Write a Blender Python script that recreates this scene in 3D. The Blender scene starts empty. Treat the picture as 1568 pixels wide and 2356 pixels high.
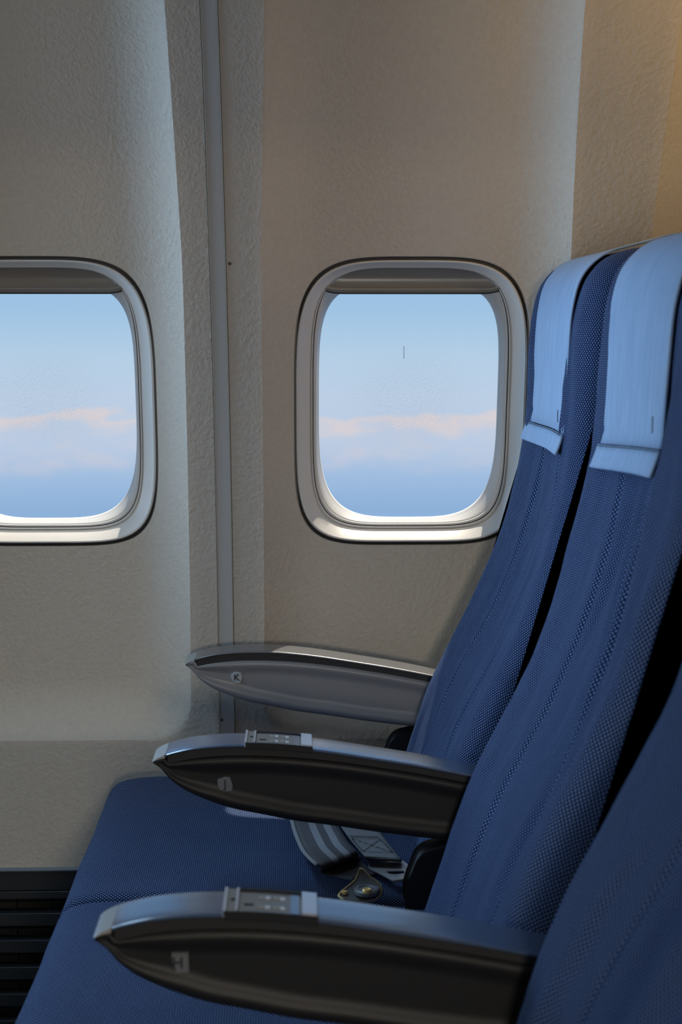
import bpy, math, random
import numpy as np
from mathutils import Vector, noise

# ------------------------------------------------------------------ camera, sky, sun, exposure
S = bpy.context.scene
C = S.collection
FPX = 3700.0
cam_d = bpy.data.cameras.new('camera'); cam = bpy.data.objects.new('camera', cam_d); C.objects.link(cam)
cam_d.sensor_fit = 'VERTICAL'; cam_d.sensor_height = 36.0; cam_d.lens = FPX / 2356 * 36.0
cam_d.clip_start = 0.02; cam_d.clip_end = 500
pitch = math.atan(429 / FPX); yaw = math.atan(97 / FPX * math.cos(pitch))
cam.location = (0, 0, 1.05); cam.rotation_euler = (math.pi / 2 - pitch, 0, -yaw)
cam_d.dof.use_dof = True; cam_d.dof.focus_distance = 2.02; cam_d.dof.aperture_fstop = 9.0
S.camera = cam
S.view_settings.view_transform = 'Standard'; S.view_settings.look = 'None'
S.view_settings.gamma = 1.0; S.view_settings.use_curve_mapping = False
S.view_settings.exposure = 0.0
SKY = 1.0            # sky strength
SUN = 12.0            # sunlight through the windows
SUN_DIR = Vector((-0.45, -1.0, -2.15))
WIN_DAY = 20       # watts of daylight at each window out of frame, forward
AFT_DAY = 14.0
OPP_FILL = 18.5       # watts of the fill lamp added on the opposite side
WASH = 0.36           # warm side wall wash strips, watts each
FORE = 2.6           # fill lamp added forward, for the headrests and bay edges
AFT = 4            # fill lamp added aft, grazing the bay edges
COOL = 2.0           # cool fill lamp added under the bins ahead, for the seats
CEIL = 6           # warm ceiling lamps


def nt(mat):
    mat.use_nodes = True
    t = mat.node_tree; t.nodes.clear()
    return t, t.nodes, t.links


def mth(N, L, op, a, b=None, c=None, clamp=False):
    n = N.new('ShaderNodeMath'); n.operation = op; n.use_clamp = clamp
    for i, v in enumerate((a, b, c)):
        if v is None: continue
        if isinstance(v, (int, float)): n.inputs[i].default_value = v
        else: L.new(v, n.inputs[i])
    return n.outputs[0]


def ramp(N, L, fac, stops, interp='LINEAR'):
    n = N.new('ShaderNodeValToRGB'); n.color_ramp.interpolation = interp
    e = n.color_ramp.elements
    while len(e) > 1: e.remove(e[-1])
    e[0].position = stops[0][0]; e[0].color = (*stops[0][1], 1)
    for p, c in stops[1:]:
        k = e.new(p); k.color = (*c, 1)
    L.new(fac, n.inputs[0])
    return n.outputs[0]


def maprange(N, L, v, a, b, c=0.0, d=1.0, smooth=True):
    n = N.new('ShaderNodeMapRange'); n.interpolation_type = 'SMOOTHSTEP' if smooth else 'LINEAR'
    L.new(v, n.inputs[0])
    for i, x in enumerate((a, b, c, d)): n.inputs[i + 1].default_value = x
    return n.outputs[0]


def mixc(N, L, fac, a, b, blend='MIX'):
    n = N.new('ShaderNodeMix'); n.data_type = 'RGBA'; n.blend_type = blend
    if isinstance(fac, (int, float)): n.inputs[0].default_value = fac
    else: L.new(fac, n.inputs[0])
    for i, v in ((6, a), (7, b)):
        if isinstance(v, tuple): n.inputs[i].default_value = (*v, 1)
        else: L.new(v, n.inputs[i])
    return n.outputs[2]


def noise_tex(N, L, vec, scale, detail=2.0, rough=0.5):
    n = N.new('ShaderNodeTexNoise'); n.inputs['Scale'].default_value = scale
    n.inputs['Detail'].default_value = detail; n.inputs['Roughness'].default_value = rough
    if vec is not None: L.new(vec, n.inputs['Vector'])
    return n.outputs[0]


# sky: hazy blue above a far bank of clouds, blue haze below
w = bpy.data.worlds.new('sky'); S.world = w; w.use_nodes = True
T = w.node_tree; N, L = T.nodes, T.links; N.clear()
tc = N.new('ShaderNodeTexCoord'); sx = N.new('ShaderNodeSeparateXYZ'); L.new(tc.outputs['Generated'], sx.inputs[0])
elev = mth(N, L, 'MULTIPLY', mth(N, L, 'ARCSINE', sx.outputs[2]), 180 / math.pi)          # degrees above the horizon
e01 = maprange(N, L, elev, -40, 60, 0, 1, smooth=False)
P = lambda deg: (deg + 40) / 100
base = ramp(N, L, e01, [(P(-40), (.20, .33, .52)), (P(-9), (.255, .41, .66)), (P(-6.6), (.27, .44, .70)), (P(-5.3), (.36, .52, .76)),
                        (P(-4.3), (.50, .61, .79)), (P(-2.6), (.52, .635, .80)), (P(-1.2), (.48, .64, .81)), (P(.6), (.36, .56, .79)),
                        (P(6), (.27, .48, .78)), (P(60), (.14, .32, .68))])
mp = N.new('ShaderNodeMapping'); mp.inputs['Scale'].default_value = (24, 24, 70); L.new(tc.outputs['Generated'], mp.inputs[0])
n1 = noise_tex(N, L, mp.outputs[0], 1.0, 5, .6)
mp2 = N.new('ShaderNodeMapping'); mp2.inputs['Scale'].default_value = (9, 9, 20); mp2.inputs['Location'].default_value = (3.1, 1.7, .4)
L.new(tc.outputs['Generated'], mp2.inputs[0])
n2 = noise_tex(N, L, mp2.outputs[0], 1.0, 3, .55)
top = mth(N, L, 'ADD', -3.0, mth(N, L, 'ADD', mth(N, L, 'MULTIPLY', mth(N, L, 'SUBTRACT', n1, .5), 2.6), mth(N, L, 'MULTIPLY', mth(N, L, 'SUBTRACT', n2, .5), 1.0)))
below = mth(N, L, 'SUBTRACT', top, elev)                                                    # depth under the cloud tops
edge = maprange(N, L, below, 0, .30)
fade = maprange(N, L, below, .1, 1.0, 1, 0)
cl = mth(N, L, 'MULTIPLY', mth(N, L, 'MULTIPLY', edge, fade), .8)
veil = mth(N, L, 'MULTIPLY', maprange(N, L, elev, -5.6, -4.6), maprange(N, L, elev, -3.2, -4.4))
veil = mth(N, L, 'MULTIPLY', mth(N, L, 'MULTIPLY', veil, maprange(N, L, n1, .42, .7)), .6)
c1 = mixc(N, L, veil, base, (.64, .62, .70))
c2 = mixc(N, L, cl, c1, (.78, .66, .64))
bg = N.new('ShaderNodeBackground'); bg.inputs[1].default_value = SKY; L.new(c2, bg.inputs[0])
wo = N.new('ShaderNodeOutputWorld'); L.new(bg.outputs[0], wo.inputs[0])

sd = bpy.data.lights.new('sun', 'SUN'); sd.energy = SUN; sd.angle = math.radians(.55); sd.color = (1, .90, .76)
so = bpy.data.objects.new('sun', sd); C.objects.link(so); so.location = (3, 6, 8)
so.rotation_euler = SUN_DIR.to_track_quat('-Z', 'Y').to_euler()

# fuselage side wall: a circle section, widest at armrest height
WR, WZ, WY = 1.8, 0.60, 2.215
def wall_y(z):
    d = z - WZ
    return WY - (WR - math.sqrt(max(WR * WR - d * d, .01)))
PITCH, X0, ZWIN = 0.506, 0.153, 0.943


def area_lamp(name, loc, direction, sx_, sy_, watts, col):
    d = bpy.data.lights.new(name, 'AREA'); d.shape = 'RECTANGLE'; d.size = sx_; d.size_y = sy_; d.energy = watts; d.color = col
    o = bpy.data.objects.new(name, d); C.objects.link(o); o.location = loc
    o.rotation_euler = Vector(direction).to_track_quat('-Z', 'Y').to_euler()
    return o

DAY = (.34, .60, 1.0)
for k in (-3, -4, -5):      # daylight entering by the windows further forward on this side
    area_lamp('window_daylight', (X0 + PITCH * k, wall_y(ZWIN) + .09, ZWIN + .02), (.0, -1, -.06), .24, .30, WIN_DAY, DAY)
area_lamp('window_daylight', (X0 + PITCH * 2, wall_y(ZWIN) + .09, ZWIN + .02), (0, -1, -.06), .24, .30, AFT_DAY, DAY)
for k in (0,):  # unseen fill lamp added in front of the plain opposite wall
    area_lamp('opposite_fill', (X0 + PITCH * k - .05, -1.24, ZWIN + .05), (0, 1, -.7), .24, .30, OPP_FILL, (1.0, .90, .76))
WARM = (1.0, .60, .20)
area_lamp('wash_lamp', (.62, 1.72, 1.48), (.1, .75, -1), .5, .05, WASH * 2.2, WARM)
area_lamp('forward_fill', (-2.30, 1.84, 1.04), (2.60, -.06, .03), .42, .5, FORE, (.44, .68, 1.0)).data.spread = math.radians(37)  # unseen narrow-beam panel, added to brighten the seat fronts
area_lamp('bin_fill', (-.50, 1.56, 1.50), (.22, -.05, -1), .5, .12, COOL, (.46, .72, 1.0)).data.spread = math.radians(110)  # unseen cool lamp, added to lift cushions and covers
area_lamp('aft_fill', (2.4, 1.05, 1.42), (-1, .34, -.12), .5, .5, AFT, (1, .82, .58))  # unseen warm panel, added for side light on the wall relief
area_lamp('ceiling_lamp', (0, -.2, 2.02), (0, .5, -1), 4.0, .2, CEIL, (1, .74, .45))

# ------------------------------------------------------------------ materials
def principled(name, col, rough=.5, metal=0.0, bump=None, spec=.5, coat=0):
    m = bpy.data.materials.new(name); t, N, L = nt(m)
    b = N.new('ShaderNodeBsdfPrincipled'); o = N.new('ShaderNodeOutputMaterial'); L.new(b.outputs[0], o.inputs[0])
    b.inputs['Base Color'].default_value = (*col, 1); b.inputs['Roughness'].default_value = rough
    b.inputs['Metallic'].default_value = metal; b.inputs['Specular IOR Level'].default_value = spec
    if coat:
        b.inputs['Coat Weight'].default_value = coat; b.inputs['Coat Roughness'].default_value = .2; b.inputs['Coat IOR'].default_value = 1.7
    if bump:
        sc, strength, dist = bump
        tcn = N.new('ShaderNodeTexCoord')
        h = noise_tex(N, L, tcn.outputs['Object'], sc, 3)
        bn = N.new('ShaderNodeBump'); bn.inputs['Strength'].default_value = strength; bn.inputs['Distance'].default_value = dist
        L.new(h, bn.inputs['Height']); L.new(bn.outputs[0], b.inputs['Normal'])
    return m


def wall_material():
    m = bpy.data.materials.new('grained_wall_panel'); t, N, L = nt(m)
    b = N.new('ShaderNodeBsdfPrincipled'); o = N.new('ShaderNodeOutputMaterial'); L.new(b.outputs[0], o.inputs[0])
    tcn = N.new('ShaderNodeTexCoord'); ob = tcn.outputs['Object']
    big = noise_tex(N, L, ob, 150, 3, .62)
    mid = noise_tex(N, L, ob, 260, 2, .5)
    vo = N.new('ShaderNodeTexVoronoi'); vo.inputs['Scale'].default_value = 190; vo.feature = 'SMOOTH_F1'; L.new(ob, vo.inputs['Vector'])
    h = mth(N, L, 'ADD', mth(N, L, 'MULTIPLY', big, 1.0), mth(N, L, 'ADD', mth(N, L, 'MULTIPLY', mid, .45), mth(N, L, 'MULTIPLY', vo.outputs['Distance'], .35)))
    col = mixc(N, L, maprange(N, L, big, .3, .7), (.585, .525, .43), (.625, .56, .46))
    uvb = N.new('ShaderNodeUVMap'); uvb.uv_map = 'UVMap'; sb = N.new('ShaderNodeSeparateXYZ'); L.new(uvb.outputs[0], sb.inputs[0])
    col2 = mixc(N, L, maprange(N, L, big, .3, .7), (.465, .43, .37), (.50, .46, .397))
    col = mixc(N, L, sb.outputs[0], col2, col)  # bays lighter than their surround: brightness of one moulding put into the colour
    L.new(col, b.inputs['Base Color'])
    b.inputs['Roughness'].default_value = .55; b.inputs['Specular IOR Level'].default_value = .35
    bn = N.new('ShaderNodeBump'); bn.inputs['Strength'].default_value = .75; bn.inputs['Distance'].default_value = .0016
    L.new(h, bn.inputs['Height']); L.new(bn.outputs[0], b.inputs['Normal'])
    return m


def fabric_material(name, p, dark, dot, soft=.35, wob=1.0):
    """woven upholstery: a checkered lattice of raised pale dots on navy; UV in metres"""
    m = bpy.data.materials.new(name); t, N, L = nt(m)
    b = N.new('ShaderNodeBsdfPrincipled'); o = N.new('ShaderNodeOutputMaterial'); L.new(b.outputs[0], o.inputs[0])
    uv = N.new('ShaderNodeUVMap'); uv.uv_map = 'UVMap'; sp = N.new('ShaderNodeSeparateXYZ')
    nz = N.new('ShaderNodeTexNoise'); nz.inputs['Scale'].default_value = 60; L.new(uv.outputs[0], nz.inputs['Vector'])
    vm = N.new('ShaderNodeVectorMath'); vm.operation = 'MULTIPLY_ADD'
    L.new(nz.outputs['Color'], vm.inputs[0]); vm.inputs[1].default_value = (p * .25 * wob, p * .25 * wob, 0); L.new(uv.outputs[0], vm.inputs[2])
    L.new(vm.outputs[0], sp.inputs[0])
    cu = mth(N, L, 'COSINE', mth(N, L, 'MULTIPLY', sp.outputs[0], 2 * math.pi / p))
    cv = mth(N, L, 'COSINE', mth(N, L, 'MULTIPLY', sp.outputs[1], 2 * math.pi / p))
    hh = mth(N, L, 'MULTIPLY', cu, cv)
    d = maprange(N, L, hh, .30, .30 + soft * 1.2)
    var = noise_tex(N, L, uv.outputs[0], 420, 2)
    dots = mixc(N, L, var, tuple(c * .55 for c in dot), dot)
    L.new(mixc(N, L, d, dark, dots), b.inputs['Base Color'])
    b.inputs['Roughness'].default_value = .82; b.inputs['Specular IOR Level'].default_value = .22
    b.inputs['Sheen Weight'].default_value = .04; b.inputs['Sheen Roughness'].default_value = .5
    b.inputs['Sheen Tint'].default_value = (.45, .6, 1, 1)
    bn = N.new('ShaderNodeBump'); bn.inputs['Strength'].default_value = .5; bn.inputs['Distance'].default_value = .0009
    L.new(hh, bn.inputs['Height']); L.new(bn.outputs[0], b.inputs['Normal'])
    return m


def cover_material():
    m = bpy.data.materials.new('headrest_cloth'); t, N, L = nt(m)
    b = N.new('ShaderNodeBsdfPrincipled'); o = N.new('ShaderNodeOutputMaterial'); L.new(b.outputs[0], o.inputs[0])
    uv = N.new('ShaderNodeUVMap'); uv.uv_map = 'UVMap'
    mp = N.new('ShaderNodeMapping'); mp.inputs['Scale'].default_value = (14, 95, 1); L.new(uv.outputs[0], mp.inputs[0])
    n = noise_tex(N, L, mp.outputs[0], 1.0, 3, .55)
    fine = noise_tex(N, L, uv.outputs[0], 900, 2)
    L.new(mixc(N, L, n, (.21, .33, .51), (.40, .53, .70)), b.inputs['Base Color'])
    b.inputs['Roughness'].default_value = .5; b.inputs['Specular IOR Level'].default_value = .4
    bn = N.new('ShaderNodeBump'); bn.inputs['Strength'].default_value = .7; bn.inputs['Distance'].default_value = .0025
    L.new(mth(N, L, 'ADD', n, mth(N, L, 'MULTIPLY', fine, .25)), bn.inputs['Height']); L.new(bn.outputs[0], b.inputs['Normal'])
    return m


def glass_material():
    """thin acrylic pane: clear, with a frosting of fine scratches and dried droplets about its middle"""
    m = bpy.data.materials.new('acrylic_pane'); t, N, L = nt(m)
    o = N.new('ShaderNodeOutputMaterial')
    tr = N.new('ShaderNodeBsdfTransparent'); tr.inputs[0].default_value = (.975, .985, .985, 1)
    gl = N.new('ShaderNodeBsdfGlossy'); gl.inputs['Roughness'].default_value = .03
    fr = N.new('ShaderNodeFresnel'); fr.inputs[0].default_value = 1.35
    mx = N.new('ShaderNodeMixShader'); L.new(mth(N, L, 'MULTIPLY', fr.outputs[0], .6), mx.inputs[0]); L.new(tr.outputs[0], mx.inputs[1]); L.new(gl.outputs[0], mx.inputs[2])
    df = N.new('ShaderNodeBsdfDiffuse'); df.inputs[0].default_value = (.32, .36, .42, 1)
    tcn = N.new('ShaderNodeTexCoord'); uv = tcn.outputs['UV']
    mp = N.new('ShaderNodeMapping'); mp.inputs['Scale'].default_value = (1150, 560, 1); L.new(uv, mp.inputs[0])
    sp = noise_tex(N, L, mp.outputs[0], 1.0, 3, .65)
    sx = N.new('ShaderNodeSeparateXYZ'); L.new(uv, sx.inputs[0])
    big = noise_tex(N, L, uv, 26, 3)
    dx = mth(N, L, 'DIVIDE', mth(N, L, 'ADD', sx.outputs[0], mth(N, L, 'MULTIPLY', mth(N, L, 'SUBTRACT', big, .5), .05)), .085)
    dz = mth(N, L, 'DIVIDE', mth(N, L, 'SUBTRACT', sx.outputs[1], .005), .075)
    rad = mth(N, L, 'SQRT', mth(N, L, 'ADD', mth(N, L, 'MULTIPLY', dx, dx), mth(N, L, 'MULTIPLY', dz, dz)))
    zone = maprange(N, L, rad, .35, 1.25, 1, 0)
    speck = maprange(N, L, sp, .52, .64)
    fac = mth(N, L, 'MULTIPLY', mth(N, L, 'MULTIPLY', zone, speck), .30)
    m2 = N.new('ShaderNodeMixShader'); L.new(fac, m2.inputs[0]); L.new(mx.outputs[0], m2.inputs[1]); L.new(df.outputs[0], m2.inputs[2])
    L.new(m2.outputs[0], o.inputs[0])
    return m


def webbing_material(stripes):
    m = bpy.data.materials.new('belt_webbing'); t, N, L = nt(m)
    b = N.new('ShaderNodeBsdfPrincipled'); o = N.new('ShaderNodeOutputMaterial'); L.new(b.outputs[0], o.inputs[0])
    uv = N.new('ShaderNodeUVMap'); uv.uv_map = 'UVMap'; sp = N.new('ShaderNodeSeparateXYZ'); L.new(uv.outputs[0], sp.inputs[0])
    if stripes:
        s = mth(N, L, 'SINE', mth(N, L, 'MULTIPLY', mth(N, L, 'ADD', sp.outputs[0], .0005), 2 * math.pi / .0165))
        s = mth(N, L, 'MULTIPLY', maprange(N, L, s, -.05, .15), mth(N, L, 'MULTIPLY', maprange(N, L, sp.outputs[0], .0095, .0105), maprange(N, L, sp.outputs[0], .0455, .0445)))
        col = mixc(N, L, s, (.07, .075, .083), (.24, .26, .28))
    else:
        col = mixc(N, L, .5, (.20, .21, .22), (.25, .26, .27))
    L.new(col, b.inputs['Base Color']); b.inputs['Roughness'].default_value = .6
    wv = mth(N, L, 'SINE', mth(N, L, 'MULTIPLY', mth(N, L, 'ADD', sp.outputs[0], sp.outputs[1]), 2 * math.pi / .0016))
    bn = N.new('ShaderNodeBump'); bn.inputs['Strength'].default_value = .3; bn.inputs['Distance'].default_value = .0004
    L.new(wv, bn.inputs['Height']); L.new(bn.outputs[0], b.inputs['Normal'])
    return m


M = dict(
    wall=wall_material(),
    strip=principled('blue_grey_joint_strip', (.42, .425, .415), .55, bump=(200, .4, .001)),
    bead=principled('brass_toned_bead', (.32, .27, .20), .5),
    cream=principled('cream_window_plastic', (.78, .75, .69), .38, bump=(160, .06, .0006)),
    reveal=principled('pale_reveal_plastic', (.70, .69, .66), .45),
    gasket=principled('dark_gasket', (.03, .03, .03), .6),
    shade=principled('window_shade_plastic', (.24, .225, .20), .30),
    fabric=fabric_material('navy_weave', .0046, (.0015, .011, .050), (.28, .41, .68)),
    gusset=fabric_material('coarse_navy_weave', .0105, (.006, .009, .018), (.07, .062, .058), .3),
    cover=cover_material(),
    grey=principled('shaded_arm_plastic', (.015, .015, .0155), .45, bump=(500, .12, .0004), spec=.25),  # J and H arms: same plastic as K, shade put into the colour
    lit_grey=principled('lit_arm_plastic', (.20, .20, .204), .38, bump=(500, .12, .0004)),  # K arm: bounce light on its near side put into the colour
    pad_grey=principled('grey_arm_pad', (.15, .15, .155), .28, bump=(600, .08, .0003), spec=.8, coat=.4),
    cap=principled('sky_tinted_arm_pad', (.052, .085, .155), .25, bump=(600, .08, .0003), spec=1.0, coat=.8),  # blue of the sky's reflection put into the base colour
    groove=principled('black_groove', (.008, .008, .009), .6),
    tip=principled('pale_arm_tip', (.34, .33, .31), .42),
    panel=principled('panel_plastic', (.22, .215, .20), .35),
    black=principled('black_plastic', (.010, .010, .012), .5, spec=.3),
    chrome=principled('bright_metal', (.66, .68, .72), .30, .55),
    steel=principled('brushed_steel', (.20, .20, .20), .5, .8),
    brass=principled('brassy_edge', (.85, .60, .22), .35, .8),
    button=principled('pale_button', (.62, .64, .68), .35),
    plate=principled('letter_plate', (.36, .38, .39), .5),
    shaded_plate=principled('shaded_letter_plate', (.13, .14, .15), .5),  # J and H plates: darker copy, shade put into the colour
    letter=principled('letter_black', (.012, .014, .018), .5),
    webbing=webbing_material(True), webbing_plain=webbing_material(False),
    thread=principled('black_thread', (.01, .01, .012), .7),
    grille=principled('dark_grille', (.018, .022, .025), .45),
    lip=principled('grille_lip', (.17, .21, .25), .4),
    carpet=principled('dark_carpet', (.02, .025, .04), .95, bump=(300, .8, .003)),
    ceil=principled('cabin_lining', (.42, .38, .33), .7),
    opp=principled('far_side_lining', (.30, .28, .25), .7),
    glass=glass_material(), frame_metal=principled('seat_leg_metal', (.12, .12, .13), .4, .6),
)

# ------------------------------------------------------------------ mesh helpers
class MB:
    def __init__(s): s.v = []; s.f = []; s.uv = []; s.mi = []
    def add(s, verts, faces, uvs=None, mi=0):
        o = len(s.v); s.v += [tuple(v) for v in verts]
        s.uv += list(uvs) if uvs is not None else [(0, 0)] * len(verts)
        for f in faces: s.f.append(tuple(i + o for i in f)); s.mi.append(mi)
    def grid(s, rows, uvs=None, closed=False, flip=False, mi=0):
        """rows: list of equal length vertex lists"""
        n = len(rows[0]); verts = [p for r in rows for p in r]; faces = []
        for i in range(len(rows) - 1):
            for j in range(n if closed else n - 1):
                a, b = i * n + j, i * n + (j + 1) % n
                q = (a, b, b + n, a + n)
                faces.append(q[::-1] if flip else q)
        s.add(verts, faces, [u for r in uvs for u in r] if uvs else None, mi)
    def build(s, name, mats, parent=None, angle=40, loc=None):
        me = bpy.data.meshes.new(name); me.from_pydata(s.v, [], s.f)
        if not isinstance(mats, (list, tuple)): mats = [mats]
        for m in mats: me.materials.append(m)
        me.polygons.foreach_set('material_index', s.mi)
        uvl = me.uv_layers.new(name='UVMap')
        li = np.empty(len(me.loops), dtype=np.int32); me.loops.foreach_get('vertex_index', li)
        uvl.data.foreach_set('uv', np.array(s.uv, dtype=np.float32)[li].ravel())
        me.polygons.foreach_set('use_smooth', [True] * len(me.polygons))
        me.update(); me.set_sharp_from_angle(angle=math.radians(angle))
        o = bpy.data.objects.new(name, me); C.objects.link(o)
        if parent is not None:
            o.parent = parent
            if parent.type == 'EMPTY' or True:
                wm = world_loc(parent); o.location = (-wm[0], -wm[1], -wm[2])
        return o


def world_loc(o):
    l = Vector((0, 0, 0))
    while o is not None: l += o.location; o = o.parent
    return l


def empty(name, loc, **props):
    o = bpy.data.objects.new(name, None); C.objects.link(o); o.location = loc; o.empty_display_size = .05
    for k, v in props.items(): o[k] = v
    return o


def tag(o, **props):
    for k, v in props.items(): o[k] = v
    return o


def smooth_closed(pts, per=8):
    n = len(pts); out = []
    for i in range(n):
        p0, p1, p2, p3 = (Vector(pts[(i + k - 1) % n]) for k in range(4))
        a = max((p1 - p0).length, 1e-6) ** .5; b = max((p2 - p1).length, 1e-6) ** .5; c = max((p3 - p2).length, 1e-6) ** .5
        m1 = (p2 - p1) + b * ((p1 - p0) / a - (p2 - p0) / (a + b)) if a > 0 else p2 - p1
        m2 = (p2 - p1) + b * ((p3 - p2) / c - (p3 - p1) / (b + c)) if c > 0 else p2 - p1
        for j in range(per):
            t = j / per; t2 = t * t; t3 = t2 * t
            out.append(tuple((2 * t3 - 3 * t2 + 1) * p1 + (t3 - 2 * t2 + t) * m1 + (-2 * t3 + 3 * t2) * p2 + (t3 - t2) * m2))
    return out


def smooth_open(pts, per=8):
    n = len(pts); out = []
    for i in range(n - 1):
        P_ = [Vector(pts[min(max(i + k - 1, 0), n - 1)]) for k in range(4)]
        for j in range(per):
            t = j / per; t2 = t * t; t3 = t2 * t
            out.append(tuple(.5 * ((2 * P_[1]) + (-P_[0] + P_[2]) * t + (2 * P_[0] - 5 * P_[1] + 4 * P_[2] - P_[3]) * t2 + (-P_[0] + 3 * P_[1] - 3 * P_[2] + P_[3]) * t3)))
    out.append(tuple(pts[-1]))
    return out


def poly_normals(pts):
    """outward normals of a closed xz polygon given clockwise or not"""
    n = len(pts); A = sum(pts[i][0] * pts[(i + 1) % n][1] - pts[(i + 1) % n][0] * pts[i][1] for i in range(n))
    sgn = 1 if A > 0 else -1; out = []
    for i in range(n):
        a, b = pts[i - 1], pts[(i + 1) % n]
        tx, tz = b[0] - a[0], b[1] - a[1]; l = math.hypot(tx, tz) or 1
        out.append((sgn * tz / l, -sgn * tx / l))
    return out, sgn


def loft(mb, prof, y0, y1, rings, ny=2, deform=None, mi_side=0, mi_cap=None, strip=False, lim=None):
    """sweep a closed xz profile along y; rings = [(inset, dy from the end)] from rim of cap outward to full size"""
    nr, sgn = poly_normals(prof); n = len(prof)
    s = [0.0]
    for i in range(n): a, b = prof[i], prof[(i + 1) % n]; s.append(s[-1] + math.hypot(b[0] - a[0], b[1] - a[1]))
    st = [(ins, y0 + dy) for ins, dy in rings]
    ya, yb = st[-1][1], y1 - rings[-1][1]
    st += [(rings[-1][0], ya + (yb - ya) * k / ny) for k in range(1, ny)]
    st += [(ins, y1 - dy) for ins, dy in reversed(rings)]
    rows, uvs = [], []
    for ins, y in st:
        row = []; u = []
        for i, (x, z) in enumerate(prof):
            k_ = lim(x, z) if lim else 1.0
            p = (x - nr[i][0] * ins * k_, y, z - nr[i][1] * ins * k_)
            if deform: p = deform(p, nr[i], s[i] / s[-1], ins)
            row.append(p); u.append((s[i], y + (ins if y > (y0 + y1) / 2 else -ins)))
        row.append(row[0]); u.append((s[-1], u[0][1]))
        rows.append(row); uvs.append(u)
    mb.grid(rows, uvs, flip=(sgn > 0), mi=mi_side)
    mc = mi_side if mi_cap is None else mi_cap
    fa = [(i, i + 1, n - 2 - i, n - 1 - i) for i in range(n // 2 - 1)] if strip else [tuple(range(n))]
    fb = [f[::-1] for f in fa]
    r = rows[0][:-1]; mb.add(r, fa if sgn > 0 else fb, [(p[0], p[2]) for p in r], mc)
    r = rows[-1][:-1]; mb.add(r, fb if sgn > 0 else fa, [(p[0], p[2]) for p in r], mc)


def round_rings(r, n=5):
    return [(r * (1 - math.sin(a)), r * (1 - math.cos(a))) for a in [math.pi / 2 * k / n for k in range(n + 1)]]


def box(mb, x0, x1, y0, y1, z0, z1, b=.001, mi=0):
    """box with chamfered edges along y"""
    p = [(x0 + b, z0), (x1 - b, z0), (x1, z0 + b), (x1, z1 - b), (x1 - b, z1), (x0 + b, z1), (x0, z1 - b), (x0, z0 + b)]
    loft(mb, p, y0, y1, [(b, 0), (0, b)], 1, mi_side=mi)


def superell(a, bt, bb, nt_, nb, cx, cz, n=160):
    out = []
    for i in range(n):
        t = 2 * math.pi * (i + .5) / n
        c, s_ = math.cos(t), math.sin(t)
        e = nt_ if s_ >= 0 else nb; bb_ = bt if s_ >= 0 else bb
        # blend exponent across the equator so the sides stay smooth
        k = .5 + .5 * max(-1, min(1, s_ * 3)); e = nb + (nt_ - nb) * k
        r = (abs(c) ** e + abs(s_) ** e) ** (-1 / e)
        out.append((cx + a * r * c, cz + bb_ * r * s_))
    return out

# ------------------------------------------------------------------ setting: side wall with moulded window bays
PIL = [-.1 + PITCH * k for k in range(-6, 6)]       # pilaster centres
BAY_BOTTOM = .478
RELIEF, BLEND = .034, .080

def pil_half(z):
    return .051 + .010 * max(0, min(1, (z - 1.13) / .35))

def bay_edge_dist(x, z):
    """signed distance inside the bay (rounded lower corners); negative on pilaster / below the bay"""
    k = round((x - X0) / PITCH); cx = X0 + PITCH * k
    hw = PITCH / 2 - pil_half(z)
    dx = hw - abs(x - cx); dz = z - BAY_BOTTOM
    r = .055
    if dx < r and dz < r and True:
        return r - math.hypot(r - dx, r - dz)
    return min(dx, dz)

def relief(x, z):
    s = bay_edge_dist(x, z)
    if s <= 0: return 0.0
    t = min(s / BLEND, 1)
    return RELIEF * (1 - (1 - t) ** 2)

def wp(x, z, d=0.0):
    return (x, wall_y(z) + relief(x, z) - RELIEF + .014 + d, z)

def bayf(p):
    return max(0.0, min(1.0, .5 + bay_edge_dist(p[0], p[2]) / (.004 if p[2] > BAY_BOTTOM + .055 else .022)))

WINK = (-5, -4, -3, -2, -1, 0, 1, 2)
XW0, XW1 = X0 + PITCH * (-5.5) , X0 + PITCH * 4.5
ZB, ZT = .302, 1.96
Z_LO, Z_HI = ZWIN - .30, ZWIN + .30
mbw = MB()
def zs(a, b, n): return [a + (b - a) * i / n for i in range(n + 1)]
low_z = zs(ZB, .46, 16) + zs(.463, .56, 40)[0:] + zs(.565, Z_LO - .002, 8) + [Z_LO]
hi_z = [Z_HI, Z_HI + .002] + zs(Z_HI + .02, ZT, 36)
BAYU = [0, .0006, .004, .009, .015, .022, .030, .040, .052, .064, .076]
def bay_cols(cx, z):
    hw = PITCH / 2 - pil_half(z)
    left = [cx - hw + u for u in BAYU]; right = [cx + hw - u for u in BAYU[::-1]]
    mid = zs(left[-1], right[0], 12)[1:-1]
    return left + mid + right
def surf(cols_fn, z_list):
    rows = [[wp(x, z) for x in cols_fn(z)] for z in z_list]
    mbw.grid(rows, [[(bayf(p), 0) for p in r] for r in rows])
def rect_ring_point(x0, x1, z0, z1, cx, cz, px, pz):
    dx, dz = px - cx, pz - cz; t = 1e9
    if dx > 1e-9: t = min(t, (x1 - cx) / dx)
    if dx < -1e-9: t = min(t, (x0 - cx) / dx)
    if dz > 1e-9: t = min(t, (z1 - cz) / dz)
    if dz < -1e-9: t = min(t, (z0 - cz) / dz)
    return cx + dx * t, cz + dz * t

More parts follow.
